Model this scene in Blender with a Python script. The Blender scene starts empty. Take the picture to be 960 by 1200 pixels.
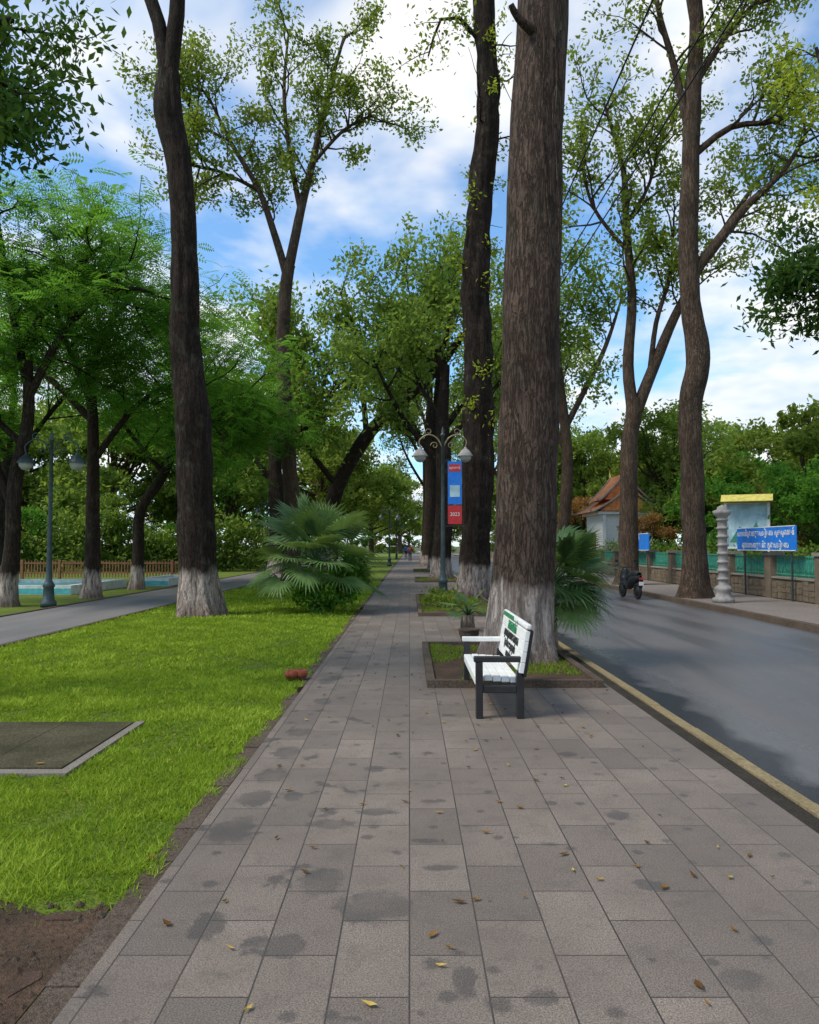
import bpy, math, random
import numpy as np
from mathutils import Vector, noise, Matrix
rng=np.random.default_rng(11); random.seed(11)
sc=bpy.context.scene
COL=sc.collection
# ------------------------------------------------------------------ materials
def newmat(name):
    m=bpy.data.materials.new(name); m.use_nodes=True
    nt=m.node_tree
    for n in list(nt.nodes): nt.nodes.remove(n)
    out=nt.nodes.new('ShaderNodeOutputMaterial')
    b=nt.nodes.new('ShaderNodeBsdfPrincipled')
    nt.links.new(b.outputs[0],out.inputs[0])
    return m,nt,b,out
class N:
    def __init__(s,nt): s.nt=nt
    def lk(s,a,b): s.nt.links.new(a,b)
    def put(s,sock,v):
        if isinstance(v,bpy.types.NodeSocket): s.lk(v,sock)
        elif v is not None: sock.default_value=v
    def coord(s,k='Object'): return s.nt.nodes.new('ShaderNodeTexCoord').outputs[k]
    def mapping(s,v,scale=(1,1,1),loc=(0,0,0),rot=(0,0,0)):
        n=s.nt.nodes.new('ShaderNodeMapping'); s.lk(v,n.inputs[0])
        n.inputs['Scale'].default_value=scale; n.inputs['Location'].default_value=loc; n.inputs['Rotation'].default_value=rot
        return n.outputs[0]
    def noise(s,v,scale,detail=4,rough=.55,dist=0):
        n=s.nt.nodes.new('ShaderNodeTexNoise'); s.lk(v,n.inputs['Vector'])
        n.inputs['Scale'].default_value=scale; n.inputs['Detail'].default_value=detail
        n.inputs['Roughness'].default_value=rough; n.inputs['Distortion'].default_value=dist
        return n.outputs['Fac']
    def math(s,op,a,b=None,c=None,clamp=False):
        n=s.nt.nodes.new('ShaderNodeMath'); n.operation=op; n.use_clamp=clamp
        s.put(n.inputs[0],a); s.put(n.inputs[1],b)
        if c is not None: s.put(n.inputs[2],c)
        return n.outputs[0]
    def ramp(s,f,stops,interp='LINEAR'):
        n=s.nt.nodes.new('ShaderNodeValToRGB'); s.lk(f,n.inputs[0]); n.color_ramp.interpolation=interp
        e=n.color_ramp.elements
        while len(e)<len(stops): e.new(.5)
        for i,(p,c) in enumerate(stops):
            e[i].position=p; e[i].color=(c,c,c,1) if isinstance(c,(int,float)) else (*c,1)
        return n.outputs[0]
    def mr(s,v,a,b,c=0.,d=1.):
        n=s.nt.nodes.new('ShaderNodeMapRange'); s.put(n.inputs[0],v)
        for i,x in enumerate((a,b,c,d)): n.inputs[i+1].default_value=x
        n.clamp=True; return n.outputs[0]
    def mix(s,f,a,b,mode='MIX'):
        n=s.nt.nodes.new('ShaderNodeMix'); n.data_type='RGBA'; n.blend_type=mode
        s.put(n.inputs[0],f)
        for k,v in ((6,a),(7,b)):
            if isinstance(v,tuple): v=(*v,1) if len(v)==3 else v
            s.put(n.inputs[k],v)
        return n.outputs[2]
    def sep(s,v):
        n=s.nt.nodes.new('ShaderNodeSeparateXYZ'); s.lk(v,n.inputs[0]); return n.outputs
    def comb(s,x,y,z):
        n=s.nt.nodes.new('ShaderNodeCombineXYZ')
        for i,v in enumerate((x,y,z)): s.put(n.inputs[i],v)
        return n.outputs[0]
    def bump(s,h,strength=.5,dist=.02,nrm=None):
        n=s.nt.nodes.new('ShaderNodeBump'); s.lk(h,n.inputs['Height'])
        n.inputs['Strength'].default_value=strength; n.inputs['Distance'].default_value=dist
        return n.outputs[0]
    def attr(s,name):
        n=s.nt.nodes.new('ShaderNodeAttribute'); n.attribute_name=name; return n.outputs['Fac']
def simple(name,col,rough=.6,var=.25,scale=6,metal=0,bump=.15,spec=.4):
    m,nt,b,o=newmat(name); g=N(nt); c=g.coord()
    n1=g.noise(c,scale,4); n2=g.noise(c,scale*7,3)
    d=tuple(x*(1-var) for x in col); l=tuple(min(1,x*(1+var*.6)) for x in col)
    cc=g.mix(g.mr(n1,.35,.65),d,l); cc=g.mix(g.mr(n2,.4,.75,0,.35),cc,tuple(x*.6 for x in col))
    g.lk(cc,b.inputs['Base Color']); b.inputs['Roughness'].default_value=rough
    b.inputs['Metallic'].default_value=metal; b.inputs['Specular IOR Level'].default_value=spec
    if bump: g.lk(g.bump(n2,bump,.01),b.inputs['Normal'])
    return m
def leafmat(name,dark,mid,light,trans=.35,glossy=False):
    m,nt,b,o=newmat(name); g=N(nt)
    r=g.attr('rnd')
    col=g.ramp(r,[(.08,dark),(.5,mid),(.95,light)])
    if glossy:
        g.lk(col,b.inputs['Base Color']); b.inputs['Roughness'].default_value=.4; b.inputs['Specular IOR Level'].default_value=.3; sh=b
    else:
        nt.nodes.remove(b); sh=nt.nodes.new('ShaderNodeBsdfDiffuse'); g.lk(col,sh.inputs[0])
    t=nt.nodes.new('ShaderNodeBsdfTranslucent'); mx=nt.nodes.new('ShaderNodeMixShader')
    g.lk(g.mix(.6,col,(min(1,light[0]*1.7),min(1,light[1]*1.7),light[2]*.8)),t.inputs[0])
    mx.inputs[0].default_value=trans
    g.lk(sh.outputs[0],mx.inputs[1]); g.lk(t.outputs[0],mx.inputs[2]); g.lk(mx.outputs[0],o.inputs[0])
    return m
def barkmat(name,c1,c2,white=0.,wcol=(.52,.43,.37)):
    m,nt,b,o=newmat(name); g=N(nt); c=g.coord()
    st=g.mapping(c,(1,1,.16)); st2=g.mapping(c,(1,1,.3))
    n1=g.noise(st,13,5,.7,.6); n2=g.noise(st2,40,4,.7,.3); n3=g.noise(c,1.3,3)
    crack=g.mr(g.math('ABSOLUTE',g.math('SUBTRACT',n1,.5)),0,.06)
    col=g.mix(g.mr(n2,.32,.68),c1,c2)
    col=g.mix(g.mr(n3,.45,.72,0,.6),col,tuple(x*.5 for x in c1))
    col=g.mix(g.mr(g.noise(c,2.7,4),.54,.7,0,.3),col,(.11,.115,.08))
    col=g.mix(g.mr(crack,0,1,.6,0),col,tuple(x*.22 for x in c1))
    if white>0:
        z=g.sep(c)[2]
        zz=g.math('ADD',z,g.math('MULTIPLY',g.math('SUBTRACT',g.noise(st2,3.5,4),.5),.7))
        lo=g.mr(zz,white-.08,white+.1,1,0)
        worn=g.mr(n1,.38,.52,.12,1)
        wc=g.mix(g.mr(n2,.35,.65),wcol,tuple(x*.62 for x in wcol))
        wc=g.mix(g.mr(z,0,.4,.65,0),wc,(.17,.10,.07))
        col=g.mix(g.math('MULTIPLY',lo,worn),col,wc)
    g.lk(col,b.inputs['Base Color']); b.inputs['Roughness'].default_value=.9; b.inputs['Specular IOR Level'].default_value=.15
    h=g.math('ADD',g.math('MULTIPLY',crack,.45),g.math('MULTIPLY',n2,.7))
    g.lk(g.bump(h,.9,.045),b.inputs['Normal'])
    return m
def paving(name):
    m,nt,b,o=newmat(name); g=N(nt); c=g.coord(); s=g.sep(c)
    v=g.comb(s[1],g.math('ADD',s[0],20*.285),0)
    br=nt.nodes.new('ShaderNodeTexBrick'); g.lk(v,br.inputs['Vector'])
    br.offset=.5; br.squash=1
    for k,x in (('Scale',1),('Mortar Size',.0035),('Mortar Smooth',.1),('Bias',0),('Brick Width',.56),('Row Height',.285)): br.inputs[k].default_value=x
    br.inputs['Color1'].default_value=(.235,.188,.148,1); br.inputs['Color2'].default_value=(.155,.126,.102,1); br.inputs['Mortar'].default_value=(.03,.026,.022,1)
    col=br.outputs['Color']; mort=br.outputs['Fac']
    sp=g.noise(c,150,2,.8); sp2=g.noise(c,48,3,.75)
    col=g.mix(g.mr(sp,.38,.62,.0,1),g.mix(1.,col,(.38,.38,.39),'MULTIPLY'),g.mix(1.,col,(1.42,1.42,1.42),'MULTIPLY'))
    col=g.mix(g.mr(sp2,.48,.7,0,.45),col,(.09,.077,.066))
    big=g.noise(c,.9,4,.6); col=g.mix(g.mr(big,.38,.62,0,.5),col,(.10,.081,.066))
    mid=g.noise(c,6,5,.7); col=g.mix(g.mr(mid,.5,.68,0,.35),col,(.075,.062,.052))
    wn=g.noise(c,2.6,6,.62,.25); side=g.mr(s[0],-1.2,1.4,.02,-.075)
    wet=g.mr(g.math('ADD',wn,side),.60,.64)
    def spots(scale,amp,th,pr):
        vv=g.nt.nodes.new('ShaderNodeTexVoronoi'); vv.inputs['Scale'].default_value=scale; vv.inputs['Randomness'].default_value=1
        dv=g.nt.nodes.new('ShaderNodeVectorMath'); dv.operation='ADD'; g.lk(c,dv.inputs[0])
        g.lk(g.comb(g.math('MULTIPLY',g.noise(c,12*scale/2,2),amp),g.math('MULTIPLY',sp2,amp*.6),0),dv.inputs[1]); g.lk(dv.outputs[0],vv.inputs['Vector'])
        rs=g.sep(vv.outputs['Color']); thr=g.math('ADD',g.math('MULTIPLY',rs[0],th),th*.25)
        d=g.math('DIVIDE',vv.outputs['Distance'],thr)
        return g.math('MULTIPLY',g.mr(d,.7,1.1,1,0),g.math('GREATER_THAN',rs[1],pr))
    spot=g.math('MAXIMUM',spots(2.1,.08,.12,.4),spots(5.5,.04,.2,.4))
    st=g.math('MAXIMUM',wet,g.math('MULTIPLY',spot,.9))
    r=g.math('ADD',g.attr('rnd'),g.math('MULTIPLY',g.math('SUBTRACT',g.noise(c,9,6,.8),.5),1.15))
    pm=g.math('MULTIPLY',g.mr(r,.5,.62),g.mr(g.noise(c,4,3),.3,.6,.45,1))
    st=g.math('MAXIMUM',st,pm)
    scol=g.mix(g.mr(sp,.38,.62),(.03,.027,.025),(.085,.075,.068))
    col=g.mix(g.math('MULTIPLY',st,.68),col,scol)
    g.lk(col,b.inputs['Base Color'])
    g.lk(g.mr(st,0,1,.62,.42),b.inputs['Roughness']); b.inputs['Specular IOR Level'].default_value=.3
    h=g.math('SUBTRACT',g.math('MULTIPLY',sp2,.14),mort)
    g.lk(g.bump(h,.6,.005),b.inputs['Normal'])
    return m
def asphalt(name,base=.075,wetline=False):
    m,nt,b,o=newmat(name); g=N(nt); c=g.coord(); s=g.sep(c)
    n=g.noise(c,110,2,.8); bg=g.noise(g.mapping(c,(1,.12,1)),1.5,5,.6)
    col=g.mix(g.mr(n,.35,.65),(base*.55,base*.52,base*.50),(base*1.5,base*1.38,base*1.3))
    col=g.mix(g.mr(bg,.38,.64,0,.6),col,(base*1.8,base*1.6,base*1.5))
    ro=.55
    if wetline:
        x=g.math('ADD',s[0],g.math('MULTIPLY',g.math('SUBTRACT',g.noise(c,1.3,5),.5),.8))
        w=g.mr(x,2.92,3.08,1,0); w2=g.math('MULTIPLY',g.mr(x,2.9,3.05,0,1),g.mr(x,3.2,3.8,1,0))
        col=g.mix(w,col,(.012,.012,.013))
        tr=g.mr(bg,.4,.62,.30,.52)
        tr=g.math('SUBTRACT',tr,g.math('MULTIPLY',w2,.17))
        mm=nt.nodes.new('ShaderNodeMix'); g.lk(w,mm.inputs[0]); g.lk(tr,mm.inputs[2]); mm.inputs[3].default_value=.26; ro=mm.outputs[0]
        g.lk(g.mr(w,0,1,.5,.2),b.inputs['Specular IOR Level'])
    g.lk(col,b.inputs['Base Color']); g.put(b.inputs['Roughness'],ro)
    g.lk(g.bump(n,.35,.005),b.inputs['Normal'])
    return m
def groundmat(name,c1,c2,c3,sc1=1.2,rough=.9):
    m,nt,b,o=newmat(name); g=N(nt); c=g.coord()
    n1=g.noise(c,sc1,4,.6); n2=g.noise(c,sc1*18,4,.7); n3=g.noise(c,sc1*70,2,.7)
    col=g.mix(g.mr(n1,.35,.65),c1,c2); col=g.mix(g.mr(n2,.42,.68,0,.8),col,c3)
    col=g.mix(g.mr(n3,.4,.6,0,.35),col,tuple(x*.4 for x in c1))
    g.lk(col,b.inputs['Base Color']); b.inputs['Roughness'].default_value=rough; b.inputs['Specular IOR Level'].default_value=.15
    g.lk(g.bump(g.math('ADD',n2,g.math('MULTIPLY',n3,.5)),.8,.04),b.inputs['Normal'])
    return m
M={}
M['pave']=paving('paving')
M['road']=asphalt('asphalt',.068,True); M['path']=asphalt('path_asphalt',.13)
M['lawn']=groundmat('lawn_soil',(.11,.16,.022),(.18,.23,.03),(.07,.105,.018))
M['earth']=groundmat('earth',(.08,.10,.03),(.12,.11,.05),(.06,.09,.02),.3)
M['red']=groundmat('red_soil',(.075,.052,.034),(.165,.098,.062),(.04,.032,.02),2.2)
M['brick']=groundmat('worn_brick',(.12,.072,.05),(.19,.12,.085),(.055,.042,.03),4)
M['kerb']=groundmat('kerb_concrete',(.13,.092,.065),(.19,.145,.108),(.05,.04,.03),2.5)
M['kerbdark']=groundmat('kerb_dirty',(.045,.04,.03),(.09,.073,.055),(.022,.02,.017),3)
M['yellow']=groundmat('worn_yellow_paint',(.36,.28,.14),(.46,.36,.19),(.13,.105,.07),3)
M['stone']=groundmat('stone_wall',(.20,.15,.10),(.30,.24,.17),(.10,.08,.06),2.5)
M['side']=groundmat('far_paving',(.24,.20,.17),(.29,.25,.22),(.15,.12,.10),.8)
M['grassb']=leafmat('grass_blades',(.075,.14,.012),(.17,.27,.022),(.33,.42,.06),.3)
M['leafT']=leafmat('leaf_tall',(.04,.07,.014),(.115,.17,.03),(.25,.31,.07),.42)
M['leafY']=leafmat('leaf_sprig',(.10,.15,.02),(.22,.29,.03),(.38,.42,.07),.4)
M['leafF']=leafmat('leaf_feathery',(.02,.07,.012),(.062,.165,.026),(.16,.33,.055),.45)
M['leafD']=leafmat('leaf_dark',(.015,.045,.014),(.045,.095,.022),(.10,.18,.04),.3)
M['leafB']=leafmat('leaf_background',(.04,.08,.02),(.115,.19,.04),(.24,.32,.075),.45)
M['leafR']=leafmat('leaf_reddish',(.12,.08,.03),(.25,.15,.05),(.42,.22,.09),.35)
M['palm']=leafmat('palm_leaf',(.035,.085,.03),(.08,.15,.05),(.17,.26,.08),.25,True)
M['deadleaf']=leafmat('dead_leaf',(.10,.05,.02),(.25,.14,.04),(.45,.33,.08),.1)
M['barkA']=barkmat('bark_brown',(.052,.034,.024),(.145,.10,.075),1.05)
M['barkC']=barkmat('bark_dark',(.017,.012,.009),(.058,.039,.029),1.0)
M['barkG']=barkmat('bark_grey',(.07,.046,.031),(.15,.105,.075),0)
M['barkW']=barkmat('bark_dark_whitewashed',(.025,.018,.013),(.075,.052,.037),.8,(.6,.5,.42))
M['white']=simple('white_paint',(.76,.75,.71),.45,.1,9)
M['black']=simple('black_paint',(.02,.02,.021),.4,.3,9)
M['green']=simple('green_paint',(.03,.22,.09),.5)
M['iron']=simple('lamp_iron',(.05,.075,.075),.45,.3,8,.3)
M['gold']=simple('lamp_gold',(.30,.23,.12),.45,.3,8,.3)
M['glass']=simple('lamp_glass',(.40,.41,.38),.2,.1)
M['teal']=simple('fence_green',(.05,.27,.19),.5,.3)
M['blue']=simple('sign_blue',(.015,.19,.68),.4,.15)
M['red2']=simple('sign_red',(.55,.03,.03),.4,.15)
M['paleb']=simple('panel_paleblue',(.42,.60,.66),.5,.35,2)
M['orange']=simple('roof_tile',(.72,.24,.07),.6,.3,5)
M['ywl']=simple('roof_yellow',(.62,.52,.10),.5,.25)
M['wood']=simple('brown_fence_paint',(.25,.11,.05),.6)
M['poolrim']=simple('pool_rim',(.60,.63,.60),.5)
M['pool']=simple('pool_tile',(.10,.42,.45),.2)
M['moss']=groundmat('mossy_concrete',(.07,.064,.03),(.15,.13,.075),(.03,.032,.018),2.2)
M['pale']=groundmat('pale_concrete',(.34,.30,.25),(.42,.37,.31),(.2,.17,.14),4)
M['wire']=simple('cable',(.012,.012,.012),.6)
M['rubber']=simple('rubber',(.015,.015,.015),.8)
M['skin']=simple('skin',(.28,.16,.10),.6); M['cloth']=simple('cloth',(.25,.05,.05),.9); M['jean']=simple('jeans',(.03,.04,.08),.9)
M['husk']=simple('coconut_husk',(.25,.06,.03),.9,.5,14,0,.6)
M['conc']=simple('concrete_grey',(.28,.26,.24),.8,.3,5)
# ------------------------------------------------------------------ mesh builder
class MB:
    def __init__(s): s.v=[];s.q=[];s.t=[];s.mq=[];s.mt=[];s.r=[];s.n=0;s.sq=[]
    def add(s,v,q=None,t=None,mat=0,r=None,smooth=False):
        v=np.asarray(v,dtype=np.float32).reshape(-1,3)
        if q is not None and len(q):
            q=np.asarray(q,dtype=np.int64)+s.n; s.q.append(q); s.mq.append(np.full(len(q),mat)); s.sq.append(np.full(len(q),smooth))
        if t is not None and len(t):
            t=np.asarray(t,dtype=np.int64)+s.n; s.t.append(t); s.mt.append(np.full(len(t),mat))
        s.v.append(v); s.r.append(np.zeros(len(v)) if r is None else np.asarray(r)); s.n+=len(v)
    def mesh(s,name,mats,origin=(0,0,0)):
        v=np.concatenate(s.v)-np.array(origin,dtype=np.float32)
        me=bpy.data.meshes.new(name)
        q=np.concatenate(s.q) if s.q else np.zeros((0,4),int); t=np.concatenate(s.t) if s.t else np.zeros((0,3),int)
        loops=np.concatenate([q.ravel(),t.ravel()]).astype(np.int32)
        starts=np.concatenate([np.arange(len(q))*4,len(q)*4+np.arange(len(t))*3]).astype(np.int32)
        me.vertices.add(len(v)); me.vertices.foreach_set('co',v.astype(np.float32).ravel())
        me.loops.add(len(loops)); me.loops.foreach_set('vertex_index',loops)
        me.polygons.add(len(starts)); me.polygons.foreach_set('loop_start',starts)
        mi=np.concatenate(s.mq+s.mt).astype(np.int32)
        me.polygons.foreach_set('material_index',mi)
        sm=np.concatenate((s.sq if s.sq else [])+[np.zeros(len(t),bool)]).astype(bool)
        me.polygons.foreach_set('use_smooth',sm)
        a=me.attributes.new('rnd','FLOAT','POINT'); a.data.foreach_set('value',np.concatenate(s.r).astype(np.float32))
        for m in mats: me.materials.append(M[m])
        me.update(calc_edges=True)
        return me
    def obj(s,name,mats,origin=(0,0,0),parent=None):
        me=s.mesh(name,mats,origin); o=bpy.data.objects.new(name,me); COL.objects.link(o)
        if parent is not None: o.parent=parent
        o.location=origin if parent is None else (0,0,0)
        return o
    def box(s,x0,x1,y0,y1,z0,z1,mat=0,top=True):
        v=[(x0,y0,z0),(x1,y0,z0),(x1,y1,z0),(x0,y1,z0),(x0,y0,z1),(x1,y0,z1),(x1,y1,z1),(x0,y1,z1)]
        s.add(v,[(0,3,2,1),(4,5,6,7),(0,1,5,4),(1,2,6,5),(2,3,7,6),(3,0,4,7)],mat=mat,r=np.full(8,random.random()))
def nrm(a): 
    a=np.asarray(a,float); return a/(np.linalg.norm(a,axis=-1,keepdims=True)+1e-9)
def resample(P,R,step):
    P=np.asarray(P,float); R=np.asarray(R,float); out=[];ro=[]
    for i in range(len(P)-1):
        p0=P[max(i-1,0)];p1=P[i];p2=P[i+1];p3=P[min(i+2,len(P)-1)]
        n=max(1,int(np.linalg.norm(p2-p1)/step))
        for k in range(n):
            t=k/n
            out.append(.5*((2*p1)+(-p0+p2)*t+(2*p0-5*p1+4*p2-p3)*t*t+(-p0+3*p1-3*p2+p3)*t**3)); ro.append(R[i]*(1-t)+R[i+1]*t)
    out.append(P[-1]);ro.append(R[-1]); return np.array(out),np.array(ro)
def tube(mb,pts,rads,sides=6,step=.5,rough=0,mat=0,flare=0,cap=True):
    P,R=resample(pts,rads,step); T=nrm(np.gradient(P,axis=0))
    u=np.array([1.,0,0]) if abs(T[0][0])<.9 else np.array([0,1.,0]); U=[]
    for t in T:
        u=u-t*np.dot(u,t); u=u/np.linalg.norm(u); U.append(u)
    U=np.array(U); V=np.cross(T,U); a=np.linspace(0,2*math.pi,sides,endpoint=False)
    Rr=np.repeat(R[:,None],sides,1)
    if rough:
        ph=random.random()*50
        for i in range(len(P)):
            for j in range(sides):
                c,s_=math.cos(a[j]),math.sin(a[j]); z=P[i][2]
                k=noise.noise(Vector((c*2.6+ph,s_*2.6,z*.55)))*.9+noise.noise(Vector((c*1.1,s_*1.1+ph,z*1.3)))*.7+noise.noise(Vector((c*6,s_*6+ph,z*1.2)))*.4
                Rr[i,j]*=1+rough*k
                if flare:
                    zz=max(0,z-P[0][2]); Rr[i,j]*=1+flare*math.exp(-zz/.35)*(.5+.5*math.sin(5*a[j]+ph))
    ring=P[:,None,:]+(U[:,None,:]*np.cos(a)[None,:,None]+V[:,None,:]*np.sin(a)[None,:,None])*Rr[...,None]
    n=len(P); i,j=np.meshgrid(np.arange(n-1),np.arange(sides),indexing='ij'); j2=(j+1)%sides
    q=np.stack([i*sides+j,i*sides+j2,(i+1)*sides+j2,(i+1)*sides+j],-1).reshape(-1,4)
    mb.add(ring.reshape(-1,3),q,mat=mat,smooth=True)
    return P,R
def leaves(mb,C,n,sig,size,mat=1,asp=.5,flat=.5):
    C=np.asarray(C,float).reshape(-1,3)
    if len(C)==0: return
    c=np.repeat(C,n,0); k=len(c); c=c+rng.normal(0,1,(k,3))*sig
    a=rng.normal(0,1,(k,3)); a[:,2]-=.3; a=nrm(a); nn=rng.normal(0,1,(k,3)); nn[:,2]+=flat*2; b=nrm(np.cross(nn,a))
    L=(size*rng.uniform(.6,1.35,k))[:,None]; W=L*asp
    v=np.stack([c-a*L/2,c+b*W/2+a*L*.05,c+a*L/2,c-b*W/2+a*L*.05],1)
    base=np.repeat(rng.uniform(0,.5,len(C)),n); r=np.clip(base+rng.uniform(0,.5,k),0,1)
    mb.add(v.reshape(-1,3),np.arange(k*4).reshape(-1,4),mat=mat,r=np.repeat(r,4))
def fronds(mb,C,n,sig,L=.45,pairs=7,mat=1):
    C=np.asarray(C,float).reshape(-1,3); c=np.repeat(C,n,0); k=len(c); c=c+rng.normal(0,1,(k,3))*sig*np.array([1,1,.45])
    az=rng.uniform(0,2*math.pi,k); d=np.stack([np.cos(az),np.sin(az),rng.uniform(-.5,.25,k)],1); d=nrm(d)
    s=nrm(np.cross(d,np.array([0,0,1.])+rng.normal(0,.35,(k,3)))); LL=L*rng.uniform(.6,1.2,k)
    base=np.repeat(rng.uniform(0,.55,len(C)),n)+rng.uniform(0,.45,k); V=[];R=[]
    for i in range(pairs):
        t=(i+.6)/pairs; w=.34*math.sin(math.pi*(.12+.8*t))
        p=c+d*(LL*t)[:,None]; p[:,2]-=LL*.3*t*t
        for sg in (-1,1):
            q=p+s*sg*(LL*w)[:,None]+d*(LL*.05)[:,None]; q[:,2]-=LL*.04
            h=d*(LL*.055)[:,None]
            V.append(np.stack([p-h*.5,(p+q)/2-h,q,(p+q)/2+h],1)); R.append(np.repeat(base,4))
    V=np.concatenate(V).reshape(-1,3); mb.add(V,np.arange(len(V)).reshape(-1,4),mat=mat,r=np.clip(np.concatenate(R),0,1))
def wig(p,d,L,n,curl,up):
    pts=[p]
    for i in range(n):
        d=nrm(d+rng.normal(0,curl,3)+np.array([0,0,up])); p=p+d*L/n; pts.append(p)
    return pts,d
def perp(d,ang):
    r=rng.normal(0,1,3); r=nrm(r-d*np.dot(r,d)); return nrm(d*math.cos(ang)+r*math.sin(ang))
def branch(mb,tips,p,d,L,r,lev,kids=4,up=.08,curl=.22,ratio=.55):
    n=4 if lev else 3; pts,de=wig(np.asarray(p,float),nrm(d),L,n,curl,up)
    rs=np.linspace(r,max(r*.35,.008),n+1)
    tube(mb,pts,rs,[3,4,5,6][min(lev,3)],step=max(L/6,.25))
    if lev==0: tips.extend(pts[1:]); return
    for i in range(kids):
        t=.3+.7*(i+rng.random())/kids; f=t*n; k=min(int(f),n-1); q=pts[k]+(pts[k+1]-pts[k])*(f-k)
        dd=nrm(pts[k+1]-pts[k]); branch(mb,tips,q,perp(dd,rng.uniform(.5,1.1)),L*ratio*rng.uniform(.7,1.2),rs[k]*.6,lev-1,kids,up,curl,ratio)
    branch(mb,tips,pts[-1],de,L*ratio,rs[-1],lev-1,kids,up,curl,ratio)
def dress(mb,tips,P,n,L,lev,t0=.3,t1=1.,r=.05,ang=(.6,1.2),**k):
    P=np.asarray(P)
    for i in range(n):
        t=t0+(t1-t0)*(i+rng.random())/n; f=t*(len(P)-1); j=min(int(f),len(P)-2); q=P[j]+(P[j+1]-P[j])*(f-j)
        dd=nrm(P[j+1]-P[j]); branch(mb,tips,q,perp(dd,rng.uniform(*ang)),L*rng.uniform(.6,1.2),r,lev,**k)
def blob(C,rad,n,rs=None):
    u=nrm(rng.normal(0,1,(n,3)))*(rng.uniform(0.25,1,(n,1))**.45)
    return np.asarray(C)+u*np.asarray(rad)
# ------------------------------------------------------------------ ground
def sheet(name,x0,x1,y0,y1,z,mat):
    mb=MB(); mb.add([(x0,y0,z),(x1,y0,z),(x1,y1,z),(x0,y1,z)],[(0,1,2,3)]); return mb.obj(name,[mat])
sheet('ground',-1500,1500,-300,2500,-.16,'earth')
sheet('road',2.52,8.12,-15,260,-.12,'road')
def slab(name,x0,x1,y0,y1,z0,z1,mat):
    mb=MB(); mb.box(x0,x1,y0,y1,z0,z1); return mb.obj(name,[mat])
# pavement: top surface is a grid carrying a stain mask attribute
STN=[(-1.0,4.4,.14,.2),(-.98,4.95,.12,.17),(-.96,5.45,.13,.17),(-.95,6.05,.13,.18),(-.96,6.7,.12,.15),(-.9,8.0,.1,.18),(-.97,9.2,.11,.25),
 (1.22,2.92,.085,.08),(1.13,3.7,.075,.07),(1.24,4.65,.085,.085),(1.23,6.0,.08,.08),(.47,2.8,.065,.065),(-.15,3.48,.19,.16),(-.42,3.75,.11,.16),(-.5,3.15,.09,.11),(-.2,4.7,.13,.07),(-.45,4.5,.14,.08),(-.85,3.3,.08,.14),(.1,4.25,.1,.035),(-.75,5.0,.07,.09),(.15,4.9,.09,.04),(-.25,5.6,.1,.08),
 (.15,3.9,.1,.04),(.2,2.9,.05,.12),(.75,4.2,.07,.03)]
mb=MB(); xs=np.linspace(-1.2,2.28,110); ys=np.concatenate([[-6,0],np.arange(1.6,11,.035),[12,30,60,200]])
X,Y=np.meshgrid(xs,ys); m=np.zeros_like(X)
for (x,y,rx,ry) in STN:
    d=np.sqrt(((X-x)/rx)**2+((Y-y)/ry)**2); m=np.maximum(m,np.clip(1.02-.5*d,0,1))
V=np.stack([X,Y,X*0],-1).reshape(-1,3); nx=len(xs);ny=len(ys); i,j=np.meshgrid(np.arange(ny-1),np.arange(nx-1),indexing='ij')
q=np.stack([i*nx+j,i*nx+j+1,(i+1)*nx+j+1,(i+1)*nx+j],-1).reshape(-1,4); mb.add(V,q,r=m.ravel())
mb.add([(-1.2,-6,0),(-1.2,200,0),(-1.2,200,-.15),(-1.2,-6,-.15)],[(0,1,2,3)]); mb.obj('pavement',['pave'])
slab('lawn',-6.5,-1.32,-6,200,-.15,-.012,'lawn')
slab('park_lawn',-120,-9.35,-6,260,-.15,-.012,'lawn')
slab('park_path',-9.25,-6.6,-6,200,-.15,-.004,'path')
for nm,x0,x1 in (('path_kerb',-9.35,-9.25),('path_kerb',-6.6,-6.5)):
    slab(nm,x0,x1,-6,200,-.15,.02,'kerb')
mb=MB(); y=-3.
while y<90:
    L=random.uniform(.35,.6); dx=random.uniform(-.01,.01); h=random.uniform(-.012,.005)
    if random.random()>.06 or y<6: mb.box(-1.325+dx,-1.203,y,y+L-.006,-.14,h)
    y+=L
mb.obj('lawn_edging',['kerb'])
mb=MB(); mb.box(2.283,2.41,-6,200,-.15,-.004,0); y=-6
while y<200:
    mb.box(2.413,2.515,y,y+.98,-.15,.008+random.uniform(-.004,.004),1); y+=.985
mb.obj('road_kerb',['kerbdark','yellow'])
mb=MB(); y=-6
while y<200:
    mb.box(8.12,8.32,y,y+1.18,-.15,.012+random.uniform(-.004,.004)); y+=1.19
mb.obj('far_kerb',['kerb'])
slab('far_pavement',8.323,11.2,-6,200,-.15,0,'side')
slab('garden_ground',11.2,140,-6,260,-.15,.0,'earth')
mb=MB(); pts=[(-1.33,-2)]
for i in range(28):
    x=-1.33-i*.12; pts.append((x,3.5+noise.noise(Vector((x*3,0,0)))*.22+ .05*math.sin(x*9)))
top=np.array([(a,b,-.006) for a,b in pts[1:]]); bot=np.array([(a,-2,-.006) for a,b in pts[1:]])
k=len(top); mb.add(np.concatenate([top,bot]),[(i,i+1,k+i+1,k+i) for i in range(k-1)])
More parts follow.
